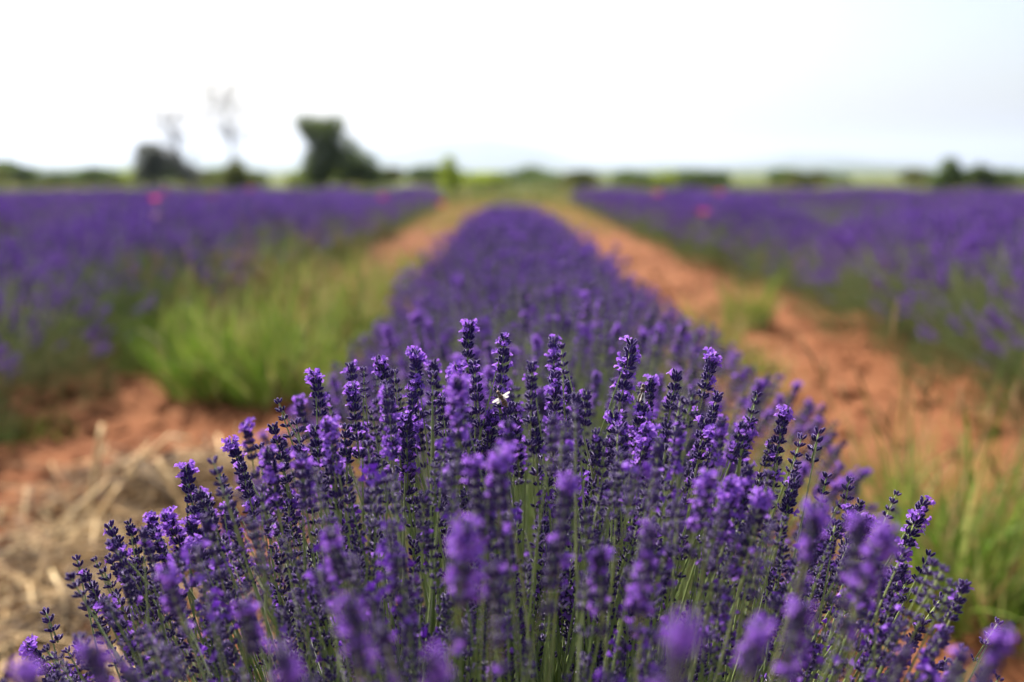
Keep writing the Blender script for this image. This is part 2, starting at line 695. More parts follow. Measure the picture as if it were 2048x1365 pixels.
ridge('mountain_range', 250, 2300, 6000, lambda p: 335 - g(p, 900, 170, 52) - g(p, 1060, 90, 24) - g(p, 1640, 150, 26) - g(p, 420, 260, 22) - 3 * math.sin(p * .021) - 2 * math.sin(p * .053), 900)
ridge('low_hills', -300, 2500, 2600, lambda p: 342 - g(p, 1700, 190, 12) - g(p, 1350, 130, 9) - g(p, 160, 220, 10) - 1.2 * math.sin(p * .03), 260)

# =================================================================== AIR
hz = bpy.data.materials.new('haze')
hz.use_nodes = True
hz.node_tree.nodes.clear()
_o = hz.node_tree.nodes.new('ShaderNodeOutputMaterial')
_v = hz.node_tree.nodes.new('ShaderNodeVolumePrincipled')
_v.inputs['Color'].default_value = (.72, .83, 1.0, 1)
_v.inputs['Density'].default_value = 0.00018
_v.inputs['Anisotropy'].default_value = 0.35
hz.node_tree.links.new(_v.outputs[0], _o.inputs['Volume'])
mb = MB()
hx, hy0, hy1, z0, z1 = 9500, -9500, 9500, -8, 260
V = [(x, y, z) for z in (z0, z1) for y in (hy0, hy1) for x in (-hx, hx)]
F = [(0, 2, 3), (0, 3, 1), (4, 5, 7), (4, 7, 6), (0, 1, 5), (0, 5, 4), (2, 6, 7), (2, 7, 3), (0, 4, 6), (0, 6, 2), (1, 3, 7), (1, 7, 5)]
mb.raw(V, F)
haze = link('haze', mb.mesh('haze', [hz], smooth=False), kind='stuff')

# =================================================================== NEAR LAVENDER BUSH (in focus)
def spike_part(bush, inv, tip, base, ki, spin, sc, r):
    """One flower spike: buds as the part, its open florets and its stem as sub-parts."""
    k, hm, fm, ln = HEADS[ki]
    o = bpy.data.objects.new('flower_spike', hm)
    COL.objects.link(o)
    o.parent = bush
    mx, L = spike_matrix(tip, base, spin, sc)
    o.matrix_local = Matrix(mx.tolist())
    if fm:
        f = bpy.data.objects.new('open_florets', fm)
        COL.objects.link(f)
        f.parent = o
        f['kind'] = 'stuff'
    s = bpy.data.objects.new('stem', STEMS[r.randrange(len(STEMS))])
    COL.objects.link(s)
    s.parent = o
    s.scale = (1 / sc, 1 / sc, L / sc)
    s.location = (0, 0, -.002)
    return o


def add_stuff_spikes(mb_b, mb_f, mb_s, tip, base, ki, spin, sc, r, tiny=False):
    mx, L = spike_matrix(tip, base, spin, sc)
    if tiny:
        mb_b.add(TINY[ki], mx)
    else:
        k, bt, ft, ln = LO_HEADS[ki]
        mb_b.add(bt, mx)
        if ft:
            mb_f.add((ft[0], ft[1], np.ones(len(ft[1]), int)), mx)
    sm = mx.copy()
    sm[:3, :2] /= sc
    sm[:3, 2] *= L / sc
    mb_s.add(LO_STEMS[r.randrange(4)], sm)


def detailed_bush(label, cx, cy, rx, ry, top, fall, heroes, n_part, n_stuff, p_open, seed, keep_env=True, nleaf=900, drop_p=.55, drop=.26, ptop=.05):
    r = random.Random(seed)
    bush = link('lavender_bush', None, loc=(cx, cy, 0))
    tag(bush, label, 'lavender bush', 'lavender bushes of the middle row')
    link('woody_base', wood_mb(r, rx * .7, ry * .7, .30).mesh('woody_base', [M['wood']]), bush)
    link('foliage', foliage_mb(r, nleaf, rx * .88, ry * .9, .16, .56, 1.15, 2).mesh('foliage', [M['leaf']]), bush, 'stuff')
    cnt = 0

    def base_of(x, y):
        return (x * .36 + r.uniform(-.065, .065), y * .42 + r.uniform(-.065, .065), .14 + r.uniform(-.03, .03))

    for (px, py, d, kind, sc) in heroes:
        w = pix(px, py, d)
        t = (w.x - cx, w.y - cy, w.z)
        ki = r.choice([i for i, k in enumerate(KINDS) if k == kind])
        spike_part(bush, None, t, base_of(t[0], t[1]), ki, r.uniform(0, 6), sc * .75, r)
        cnt += 1
    cand = []
    for i in range((n_part - cnt) + n_stuff):
        x, y, z = dome_tip(r, rx, ry, top, fall, drop_p, drop)
        if i % 3 == 0 and n_part == 300:
            y = max(-ry, min(ry, r.gauss(.03, .10)))
            z = top - fall * (x * x + .55 * y * y) + r.gauss(0, .02) - r.uniform(.02, .26)
        z -= 1.0 * max(0, .62 - (y + cy))
        cand.append((x, y, max(z, .36)))
    # the ones that show largest: near the lens, high in the dome, inside the picture

    def vis(c):
        X, Y, Z = c[0] + cx, c[1] + cy, c[2]
        if Y < .2:
            return -9
        px = 1008 + X / Y * FPX
        py = 345 + (H - Z) / Y * FPX
        if px < -60 or px > 2110 or py > 1420:
            return -5
        env = top - fall * (c[0] ** 2 + .55 * c[1] ** 2)
        return -(env - Z) * 4 - abs(Y - .78) * 1.0
    cand.sort(key=vis, reverse=True)
    bb, bf, bs = MB(), MB(), MB()
    for i, c in enumerate(cand):
        ki = pick(r, p_open)
        if i < n_part - cnt:
            spike_part(bush, None, c, base_of(c[0], c[1]), ki, r.uniform(0, 6), r.uniform(.57, .83), r)
        else:
            add_stuff_spikes(bb, bb, bs, c, base_of(c[0], c[1]), ki, r.uniform(0, 6), r.uniform(.57, .83), r)
    if bb.n:
        link('flower_heads', bb.mesh('flower_heads', [M['calyx'], M['corolla']]), bush, 'stuff')
        link('flower_stalks', bs.mesh('flower_stalks', [M['stem']]), bush, 'stuff')
    return bush


HERO = [  # photo pixel of the tip, depth, kind, size
    (938, 645, .84, 'topped', 1.1), (1010, 670, .81, 'bloom', 1.1), (1108, 675, .86, 'bloom', 1.1), (1265, 680, .81, 'bloom', 1.2),
    (1428, 708, .82, 'topped', 1.1), (830, 703, .82, 'topped', 1.1), (700, 727, .87, 'topped', 1.0), (630, 745, .84, 'topped', 1.1),
    (597, 795, .98, 'topped', 1.0), (492, 845, .95, 'topped', 1.05), (460, 880, .82, 'topped', 1.1), (370, 930, .80, 'topped', 1.15),
    (300, 1028, .78, 'topped', 1.1), (268, 1112, .78, 'dense', 1.0), (232, 1190, .77, 'loose', 1.0), (375, 1040, .77, 'topped', 1.0),
    (813, 828, .78, 'topped', 1.1), (1110, 745, .79, 'bloom', 1.15), (1228, 825, .79, 'topped', 1.1), (1285, 812, .80, 'topped', 1.05),
    (1355, 740, .83, 'dense', 1.1), (1570, 818, .82, 'topped', 1.1), (1605, 870, .80, 'loose', 1.0), (1640, 858, .81, 'loose', 1.1),
    (1700, 957, .79, 'loose', 1.0), (1655, 947, .79, 'loose', .95), (1795, 984, .84, 'loose', .9), (1850, 1000, .78, 'bloom', 1.15),
    (1862, 1104, .78, 'loose', 1.0), (1888, 1190, .78, 'loose', 1.0), (2000, 1240, .78, 'loose', .9), (1018, 806, .79, 'bloom', 1.05),
    (948, 724, .81, 'dense', 1.1), (760, 715, .83, 'topped', 1.05), (865, 722, .90, 'topped', 1.0), (1303, 755, .85, 'topped', .95),
    (703, 770, .82, 'topped', 1.1), (545, 850, .81, 'dense', 1.0), (598, 892, .79, 'topped', 1.05), (630, 850, .79, 'dense', 1.1),
    (1515, 785, .84, 'loose', 1.0), (770, 765, .81, 'loose', 1.1), (1135, 752, .84, 'dense', 1.05), (1490, 845, .79, 'loose', 1.1),
    (1410, 835, .78, 'dense', 1.1), (900, 845, .79, 'loose', 1.1), (690, 850, .78, 'dense', 1.05), (1340, 850, .79, 'dense', 1.0),
    (1135, 955, .58, 'topped', 1.0), (945, 920, .60, 'topped', .95), (1000, 900, .58, 'topped', 1.1), (1635, 1012, .52, 'topped', 1.0),
    (1722, 1032, .53, 'topped', .9), (1775, 1058, .50, 'bloom', 1.0), (1303, 1052, .55, 'bloom', 1.0), (1200, 1098, .57, 'topped', .95),
    (1370, 1250, .345, 'topped', .9), (660, 1062, .58, 'topped', 1.0), (930, 1050, .50, 'bloom', 1.1), (330, 1142, .60, 'topped', .9),
    (487, 1205, .54, 'topped', .95), (178, 1295, .44, 'topped', .9), (42, 1330, .42, 'topped', .85), (2010, 1268, .47, 'topped', .9),
    (1605, 1208, .47, 'topped', .9), (700, 1200, .45, 'bloom', .9), (868, 1310, .40, 'topped', .9), (1110, 1080, .56, 'dense', 1.0),
    (240, 1320, .50, 'dense', .8), (1520, 1250, .46, 'topped', .85), (560, 1300, .42, 'bloom', .9), (1930, 1300, .50, 'dense', .9),
    (1270, 1060, .74, 'loose', 1.0), (985, 1130, .52, 'dense', 1.0), (1820, 1290, .52, 'dense', .9), (760, 1250, .50, 'dense', .9),
]
detailed_bush('nearest lavender bush with sharp purple flower spikes filling the lower half', 0.0, .70, .43, .45, .795, 1.5, HERO, 300, 1800, .26, 7, nleaf=1500, drop_p=.68, drop=.30)
detailed_bush('slightly blurred lavender bush directly behind the sharp nearest bush', 0.07, 1.42, .50, .40, .765, 1.15, [], 150, 520, .52, 8, nleaf=800, drop_p=.4, drop=.2)
detailed_bush('third lavender bush of the middle row, blurred behind two nearer ones', 0.08, 2.10, .52, .40, .745, 1.1, [], 80, 560, .50, 9, nleaf=700, drop_p=.4, drop=.2)


# =================================================================== ROWS OF LAVENDER
def plain_bush(seed, n, rx, ry, top, fall, p_open, tiny, nleaf, purple=1.0):
    r = random.Random(seed)
    bush = link('lavender_bush', None)
    link('woody_base', wood_mb(r, rx * .7, ry * .7, .25, 6).mesh('woody_base', [M['wood']]), bush)
    link('foliage', foliage_mb(r, nleaf, rx * .92, ry * .92, -.02, .50, 1.5, 1).mesh('foliage', [M['leaf']]), bush, 'stuff')
    bb, bs = MB(), MB()
    for i in range(n):
        x, y, z = dome_tip(r, rx, ry, top, fall, .35, .14, edge=.75)
        z = max(z + r.gauss(0, .028), .27)
        base = (x * .35 + r.uniform(-.05, .05), y * .35 + r.uniform(-.05, .05), .12)
        add_stuff_spikes(bb, bb, bs, (x, y, z), base, pick(r, p_open), r.uniform(0, 6), r.uniform(.9, 1.25), r, tiny)
    link('flower_heads', bb.mesh('flower_heads', [M['calyx'], M['corolla']]), bush, 'stuff')
    link('flower_stalks', bs.mesh('flower_stalks', [M['stem']]), bush, 'stuff')
    return bush


MID = [plain_bush(20 + i, 470, .53, .42, .72, 1.05, .48, False, 480) for i in range(2)]
LOW = [plain_bush(30 + i, (420, 330, 260, 390)[i], .58, .48, .73, .70, (.40, .30, .26, .34)[i], True, 1700) for i in range(4)]
GREEN = [plain_bush(40 + i, 80, .52, .46, .62, .9, .2, True, 800) for i in range(2)]
used = set()


def place(proto, x, y, sc, label, group, low=1.0):
    o = proto if proto.name not in used else copy_tree(proto)
    used.add(proto.name)
    o.location = (x, y, float(soil_height(x, y)) - .015)
    o.rotation_euler = (0, 0, random.choice([0, math.pi]) + random.uniform(-.35, .35))
    o.scale = (sc, sc, sc * low * random.uniform(.92, 1.05))
    tag(o, label, 'lavender bush', group)


y = 2.78
i = 0
while y < 11.2:
    if y < 4.6:
        lab = ['blurred purple lavender bush in the middle row, fourth from the front', 'blurred purple lavender bush in the middle row, fifth from the front', 'blurred purple lavender bush in the middle row, sixth from the front'][min(i, 2)]
        grp = 'lavender bushes of the middle row'
    else:
        lab, grp = 'small blurred purple bush in the narrow far part of the middle row', 'far lavender bushes of the middle row'
    place(MID[i % 2] if y < 6 else LOW[i % 4], random.uniform(-.05, .05) + .08, y, random.uniform(.94, 1.04), lab, grp, 1 - .024 * max(0, y - 3.5))
    y += .66
    i += 1
while y < 22:
    place(GREEN[i % 2], random.uniform(-.05, .05) + .06, y, .95, 'grey-green barely flowering lavender bush at the far end of the middle row', 'barely flowering lavender at the end of the middle row', max(.5, .98 - .028 * (y - 3.5)))
    y += .7
    i += 1

ORD = ['first', 'second', 'third', 'fourth', 'fifth', 'sixth', 'seventh', 'eighth', 'ninth', 'tenth']
for side, x0, pitch in (('left', -2.14, 2.05), ('right', 2.36, 2.1)):
    sg = -1 if side == 'left' else 1
    for row in range(5):
        X = x0 + sg * pitch * row
        ystart = max(1.6, abs(X) / .54 - .9)
        yend = 28 - .8 * row
        y = ystart + random.uniform(0, .3)
        k = 0
        while y < yend:
            green = (side == 'right' and row == 1 and 9.8 < y < 15.5) or (side == 'left' and row == 1 and 9.0 < y < 10.4)
            xx = X + random.uniform(-.07, .07)
            if side == 'right' and row == 0 and 6.6 < y < 7.2:
                y += .5      # the gap with a green plant in the first row
                continue
            if green:
                lab, grp, pr = ('grey-green nearly flowerless lavender bush between purple ones in the second row on the %s' % side), 'nearly flowerless lavender bushes', GREEN[k % 2]
            elif row == 0 and k < 10:
                lab = 'large blurred lavender bush, %s from the front in the first row on the %s' % (ORD[k], side)
                grp, pr = 'near bushes of the first row on the %s' % side, LOW[k % 4]
            else:
                lab = ('small blurred purple lavender bush at the far end of the first row on the %s' % side) if row == 0 else 'blurred purple lavender bush in the %s row on the %s' % (ORD[row], side)
                grp, pr = 'lavender bushes of the %s row on the %s' % (ORD[row], side), LOW[random.randrange(4)]
            place(pr, xx, y, random.uniform(.95, 1.1) * (.84 if side == 'right' and row == 0 and 6.3 < y < 9.2 else 1) , lab, grp, 1 - .014 * max(0, y - 5))
            y += random.uniform(.62, .74) * (1 if y < 14 else 1.18)
            k += 1


# =================================================================== GRASS CLUMPS AND WEEDS
def grass_clump(px, py, n, h, spread, label, seed, dry=.12, width=.006, group=None, lean=.35):
    r = random.Random(seed)
    w = pix_ground(px, py)
    root = link('grass_clump', None, loc=(w.x, w.y, float(soil_height(w.x, w.y)) - .01))
    tag(root, label, 'grass clump', group)
    a, b, c = MB(), MB(), MB()
    for i in range(int(n * .72)):
        an, q = r.uniform(0, 6.283), math.sqrt(r.random())
        x, y = q * spread * math.cos(an), q * spread * math.sin(an)
        L = h * r.uniform(.3, 1.15) * (1.1 - .45 * q)
        ax = (x / spread * lean + r.gauss(0, .24), y / spread * lean + r.gauss(0, .24), 1)
        t = blade(L, width * r.uniform(.7, 1.4) * (2.3 if r.random() < .14 else 1), r.uniform(.15, 1.25), 0, 5)
        (b if r.random() < dry else a).add(t, basis(ax, r.uniform(0, 6.28), 1, (x, y, 0)))
        if r.random() < .07:     # seed stalk
            L2 = h * r.uniform(.9, 1.3)
            mx = basis((ax[0] * .6, ax[1] * .6, 1), r.uniform(0, 6), 1, (x, y, 0))
            c.add(tube([(0, 0, 0), (.01, 0, L2 * .5), (.03, 0, L2 * .85)], [.0010, .0008, .0006], 3), mx)
            c.add(tube([(.03, 0, L2 * .84), (.04, 0, L2 * .92), (.055, 0, L2)], [.0015, .0042, .0008], 4), mx)
    link('blades', a.mesh('blades', [M['grass']]), root, 'stuff')
    if b.n:
        link('dry_blades', b.mesh('dry_blades', [M['grass_dry']]), root, 'stuff')
    if c.n:
        link('seed_stalks', c.mesh('seed_stalks', [M['grass_dry']]), root, 'stuff')
    return root


GL = [  # the weedy patch between left row and middle row
    (340, 735, 420, .50, .25, 'bright green grass clump touching the left row of lavender', .05),
    (450, 790, 520, .50, .25, 'leftmost front grass clump of the green patch on the left path', .10),
    (590, 805, 560, .50, .25, 'front grass clump of the green patch close to the nearest lavender bush', .10),
    (610, 700, 460, .54, .22, 'dense grass clump with dry blades in the middle of the left path', .30),
    (720, 690, 420, .50, .20, 'grass clump leaning against the left flank of the middle lavender row', .25),
    (560, 620, 380, .60, .22, 'tall thin grass clump at the back of the green patch on the left path', .16),
    (700, 600, 360, .50, .20, 'partly dried grass clump behind the green patch on the left path', .40),
    (790, 590, 300, .42, .22, 'narrow grass clump along the middle row, half way down the left path', .25),
    (690, 520, 280, .40, .24, 'small far grass clump on the left path before the bare orange soil', .25),
    (835, 540, 190, .36, .14, 'small far grass clump hugging the left edge of the middle row', .2),
]
for i, (px, py, n, h, s, lab, dry) in enumerate(GL):
    grass_clump(px, py, n, h, s, lab, 200 + i, dry, .0105, 'grass clumps on the left path')
GR = [
    (1895, 1205, 470, .54, .15, 'tall wispy green grass clump on the right path beside the nearest bush', .08),
    (1985, 1140, 200, .42, .15, 'thin grass clump at the right picture edge behind the wispy tall one', .2),
    (1790, 1090, 120, .44, .10, 'sparse low grass clump on the right path, left of the tall wispy one', .25),
    (2040, 1260, 260, .34, .15, 'short dense grass clump in the lower right corner', .15),
    (1500, 655, 260, .48, .12, 'small upright weed clump at the foot of the first right row', .05),
    (1420, 690, 200, .34, .14, 'low weed clump on the right path next to the middle row', .2),
    (1480, 740, 200, .28, .15, 'low yellowish weed clump by the right flank of the middle row', .3),
    (1530, 800, 90, .26, .10, 'sparse weed clump just behind the right shoulder of the nearest bush', .3),
    (1560, 1010, 90, .34, .10, 'green grass clump under the right shoulder of the nearest bush', .05),
]
for i, (px, py, n, h, s, lab, dry) in enumerate(GR):
    grass_clump(px, py, n, h, s, lab, 240 + i, dry, .0062 if i < 4 else .007, 'grass clumps on the right path', .45)
grass_clump(60, 870, 130, .14, .16, 'tiny low weed clump on the soil at the left picture edge', 260, .05, .008, 'grass clumps on the left path')

# grass at the far ends of the two paths and the rough meadow beyond the field
r = random.Random(77)
mb = MB()
for i in range(5200):
    y = 29 + 30 * r.random() ** 1.5
    x = r.uniform(-.62, .62) * y
    h = r.uniform(.18, .42) + .003 * y
    for k in range(4):
        mb.add(blade(h * r.uniform(.6, 1.1), .03 + .0012 * y, r.uniform(.1, .9), 0 if r.random() < .8 else 1, 2), basis((r.gauss(0, .3), r.gauss(0, .3), 1), r.uniform(0, 6), 1, (x + r.uniform(-.2, .2), y + r.uniform(-.2, .2), -.08)))
tag(link('meadow_grass', mb.mesh('meadow_grass', [M['meadow_grass'], M['grass_dry']]), kind='stuff'), 'blurred band of green and yellow meadow grass beyond the lavender field', 'grass')
mb = MB()
for i in range(1900):
    y = 31 - 16 * r.random() ** 1.6
    x = r.uniform(-2.0, 2.2) if y > 21 else r.choice([-1, 1]) * r.uniform(.45, 1.8)
    for k in range(3):
        mb.add(blade(r.uniform(.08, .25), .016, r.uniform(.1, .9), 0 if r.random() < .5 else 1, 2), basis((r.gauss(0, .3), r.gauss(0, .3), 1), r.uniform(0, 6), 1, (x, y, -.01)))
tag(link('path_grass', mb.mesh('path_grass', [M['grass'], M['grass_dry']]), kind='stuff'), 'thin yellowish grass covering the far ends of both soil paths', 'grass')

# =================================================================== SOIL CLODS
r = random.Random(5)
ico = np.array([(0, 0, 1), (.9, 0, .4), (.28, .85, .4), (-.72, .53, .4), (-.72, -.53, .4), (.28, -.85, .4), (0, 0, -.5)])
icf = np.array([(0, 1, 2), (0, 2, 3), (0, 3, 4), (0, 4, 5), (0, 5, 1), (6, 2, 1), (6, 3, 2), (6, 4, 3), (6, 5, 4), (6, 1, 5)])
mb = MB()
for i in range(4200):
    y = .9 + 11 * r.random() ** 1.4
    x = r.choice([-1, 1]) * r.uniform(.35, 2.3)
    s = .007 + .040 * r.random() ** 3.5
    V = ico * np.array([r.uniform(.7, 1.3), r.uniform(.7, 1.3), r.uniform(.5, .9)]) + np.array([[r.uniform(-.18, .18) for _ in range(3)] for _ in range(7)])
    mb.add((V, icf, np.zeros(10, int)), basis((r.gauss(0, .2), r.gauss(0, .2), 1), r.uniform(0, 6), s, (x, y, float(soil_height(x, y)) + s * .15)))
tag(link('soil_clods', mb.mesh('soil_clods', [M['soil']], smooth=False), kind='stuff'), 'loose red clods strewn over the soil paths', 'soil clods')

# =================================================================== DRY STRAW
r = random.Random(61)
mb = MB()
heaps = [(130, 1290, .17, .10, 170), (40, 1190, .22, .06, 140), (230, 1130, .22, .09, 200), (260, 1010, .26, .12, 260), (380, 1000, .24, .13, 220), (120, 1110, .3, .05, 150), (60, 1340, .25, .07, 170), (330, 1180, .22, .06, 140), (470, 960, .22, .08, 120), (200, 1360, .2, .05, 120)]
for hi, (px, py, sp, hh, n) in enumerate(heaps):
    w = pix_ground(px, py)
    for i in range(n):
        a, q = r.uniform(0, 6.283), math.sqrt(r.random())
        x, y = w.x + q * sp * math.cos(a), w.y + q * sp * math.sin(a)
        z = float(soil_height(x, y)) + .004 + hh * (1 - q * q) * r.random()
        L = r.uniform(.08, .32)
        d = Vector((r.gauss(0, 1), r.gauss(0, 1), r.gauss(.03, .22))).normalized() * L
        bend = Vector((r.gauss(0, .14), r.gauss(0, .14), r.uniform(0, .16))) * L
        p0 = Vector((x, y, z)) - d * .5
        p0.z = max(p0.z, -.01)
        p1, p2 = Vector((x, y, z)) + bend, Vector((x, y, max(z, .012))) + d * .5
        rad = r.uniform(.0014, .0048)
        mb.add(tube([p0, p1, p2], [rad, rad, rad * .6], 4, 1 if r.random() < (.58 if hi in (0, 3) else .27) else 0, squash=.55))
tag(link('dry_straw', mb.mesh('dry_straw', [M['straw'], M['straw_dark']]), kind='stuff'), 'loose heap of pale dry straw on the soil left of the nearest bush', 'straw')


def straw_stalk(pts, rad, label):
    """pts: (px, py, depth) along the stalk."""
    P = [pix(*p) for p in pts]
    # smooth it
    Q = []
    for i in range(len(P) - 1):
        for k in range(3):
            Q.append(P[i].lerp(P[i + 1], k / 3))
    Q.append(P[-1])
    mb2 = MB()
    mb2.add(tube(Q, [rad * (1 - .35 * i / len(Q)) for i in range(len(Q))], 5, squash=.5))
    o = link('straw_stalk', mb2.mesh('straw_stalk', [M['straw']]))
    return tag(o, label, 'dry stalk', 'bent dry stalks standing out of the straw')


straw_stalk([(385, 1035, 2.66), (345, 985, 2.68), (315, 918, 2.72)], 0.0136, 'short pale dry stalk standing upright in the straw beside the sharp bush')
straw_stalk([(250, 1000, 2.85), (285, 920, 2.9), (340, 872, 2.95), (385, 880, 2.95)], 0.0136, 'arched dry stalk bending over at the back of the straw heap')
straw_stalk([(175, 1050, 2.7), (190, 950, 2.78), (205, 850, 2.86)], 0.0119, 'tall thin dry stalk rising straight at the back left of the straw')
straw_stalk([(155, 1085, 2.5), (200, 1030, 2.55), (240, 970, 2.6)], 0.0102, 'dry stalk leaning right in the middle of the straw heap')
straw_stalk([(140, 1080, 2.42), (230, 1105, 2.38), (330, 1110, 2.36)], 0.0085, 'dry stalk lying flat across the straw heap')
straw_stalk([(75, 1340, 1.95), (95, 1290, 1.97), (80, 1270, 1.98)], 0.0102, 'short curled dry stalk in the lower left corner')
straw_stalk([(225, 1330, 1.95), (235, 1250, 1.98), (190, 1240, 2.0)], 0.0102, 'hooked dry stalk beside the lower left lavender spikes')


# =================================================================== FIELD POPPIES
def poppy(px, py, depth, label, mat, size=.038):
    w = pix(px, py, depth)
    root = link('poppy', None, loc=(w.x, w.y, 0))
    tag(root, label, 'flower', 'flowers among the lavender')
    st = MB()
    st.add(tube([(0.03, 0, -.01), (.012, .01, w.z * .5), (0, 0, w.z)], [.002, .0018, .0014], 5))
    link('stem', st.mesh('stem', [M['stem']]), root)
    for k in range(4):
        pm = MB()
        V, F = [], []
        n = 5
        for i in range(n):
            t = i / (n - 1)
            for j in range(5):
                u = (j - 2) / 2
                wd = size * (.25 + 1.5 * t - .75 * t * t)
                x = size * (t * .95 - .1 * u * u * t)
                z = size * (.75 * t * t + .06 * math.sin(j * 2.3 + k))
                V.append((x, u * wd * .9, z + w.z))
        for i in range(n - 1):
            for j in range(4):
                q = i * 5 + j
                F += [(q, q + 1, q + 6), (q, q + 6, q + 5)]
        V = np.array(V)
        c, s = math.cos(k * 1.571 + .3), math.sin(k * 1.571 + .3)
        V = np.stack([V[:, 0] * c - V[:, 1] * s, V[:, 0] * s + V[:, 1] * c, V[:, 2] + .002 * (k % 2)], -1)
        pm.raw(V, F)
        link('petal', pm.mesh('petal', [mat]), root)
    cm = MB()
    cm.add(tube([(0, 0, w.z), (0, 0, w.z + .006), (0, 0, w.z + .012), (0, 0, w.z + .014)], [.003, .006, .006, .002], 8))
    link('flower_heart', cm.mesh('flower_heart', [M['black']]), root)


poppy(310, 403, 5.4, 'large red poppy above a pale flower in the left lavender', M['poppy_pink'], .032)
poppy(312, 436, 5.3, 'faint pale pink flower right below the red poppy on the left', M['white_petal'], .024)
poppy(330, 385, 12.5, 'small red poppy behind the large one on the left', M['poppy'], .038)
poppy(425, 393, 12.0, 'faint red poppy in the left lavender below the tall bare tree', M['poppy'], .034)
poppy(500, 380, 14.0, 'orange red poppy at the far edge of the left lavender', M['poppy'], .036)
poppy(765, 397, 11.5, 'orange red poppy under the large dark tree', M['poppy'], .042)
poppy(882, 412, 10.2, 'red poppy at the end of the left path', M['poppy'], .042)
poppy(1405, 428, 8.8, 'lowest pink red poppy at the near side of the first right row', M['poppy_pink'], .045)
poppy(1313, 390, 11.6, 'pink red poppy left of the dark round shrub, above the right lavender', M['poppy_pink'], .05)
poppy(1437, 388, 9.6, 'faint red poppy just under the dark round shrub on the right', M['poppy_pink'], .04)


def seed_head(px, py, depth, label):
    w = pix(px, py, depth)
    root = link('dry_seed_head', None, loc=(w.x, w.y, 0))
    tag(root, label, 'dry grass stalk', 'dry seed heads in front of the right lavender')
    a, b = MB(), MB()
    a.add(tube([(.05, 0, -.01), (.02, 0, w.z * .6), (0, 0, w.z - .03)], [.0012, .001, .0007], 4))
    for i in range(26):
        t = i / 26
        b.add(blade(.013, .005, .4, 0, 2), basis((math.cos(i * 2.4) * .6, math.sin(i * 2.4) * .6, 1), i, 1, (0, 0, w.z - .02 + .035 * t)))
    link('stem', a.mesh('stem', [M['grass_dry']]), root)
    link('seed_ear', b.mesh('seed_ear', [M['straw']]), root)


seed_head(2015, 578, 4.1, 'tan seed head on a thin stalk at the right picture edge')
seed_head(1768, 528, 4.9, 'taller pale seed head before the first right row')
seed_head(1745, 572, 4.7, 'lower pale seed head before the first right row')


# =================================================================== TREES AND SHRUBS
def crown_cards(r, blobs, n, size, centre, flat=.5):
    """Leaf clumps spread through lumpy volumes, denser to the outside, with gaps."""
    mb = MB()
    tot = sum(b[3] * b[3] for b in blobs)
    for (bx, by, bz, br, sq) in blobs:
        lumps = [(Vector((r.gauss(0, 1), r.gauss(0, 1), r.gauss(0, 1))).normalized(), r.uniform(.75, 1.15)) for _ in range(9)]
        for i in range(int(n * br * br / tot)):
            d = Vector((r.gauss(0, 1), r.gauss(0, 1), r.gauss(0, 1))).normalized()
            gain = max(l[1] * max(0, d.dot(l[0])) ** 2 for l in lumps)
            rad = br * (.62 + .42 * gain) * (r.random() ** .4)
            p = (bx + d.x * rad, by + d.y * rad, max(.02, bz + d.z * rad * sq))
            s = size * r.uniform(.6, 1.4)
            ax = (d.x + r.gauss(0, .6), d.y + r.gauss(0, .6), d.z * .6 + r.gauss(.2, .6))
            V = np.array([(-.5, 0, 0), (0, -.32, .1), (.5, 0, 0), (0, .32, .12), (.1, .1, .45)]) * s
            mb.add((V, np.array([(0, 1, 2), (0, 2, 3), (1, 2, 4)]), np.zeros(3, int)), basis(ax, r.uniform(0, 6), 1, p))
    return mb


def shrub(name, cat, px, base_y, D, blobs_px, n, size, mat, label, group=None, trunk=True, seed=0):
    """blobs_px: (px, py, radius px, squash) in photo pixels at distance D."""
    r = random.Random(900 + seed)
    k = D / FPX
    X0 = (px - 1008) * k
    root = link(name, None, loc=(X0, D, -.08))
    tag(root, label, cat, group)
    blobs = [((bx - px) * k, r.uniform(-.3, .3) * br * k, (345 - by) * k + H + .08, br * k, sq) for bx, by, br, sq in blobs_px]
    link('crown', crown_cards(r, blobs, n, size, None).mesh('crown', [mat], smooth=False), root)
    if trunk:
        mb2 = MB()
        top = max(blobs, key=lambda b: b[2])
        tr = max(.03, top[2] * .035)
        mb2.add(tube([(0, 0, -.05), (.02, 0, top[2] * .3), (top[0] * .6, 0, top[2] * .7), (top[0], top[1], top[2])], [tr, tr * .8, tr * .5, tr * .15], 7))
        for b in blobs:
            for j in range(3):
                d = Vector((r.gauss(0, 1), r.gauss(0, 1), r.uniform(.2, 1))).normalized() * b[3] * .8
                mb2.add(tube([(0, 0, top[2] * .2), (b[0] * .5, b[1] * .5, b[2] * .6), (b[0] + d.x, b[1] + d.y, b[2] + d.z * b[4])], [tr * .5, tr * .35, tr * .08], 5))
        link('trunk', mb2.mesh('trunk', [M['bark']]), root)
    return root


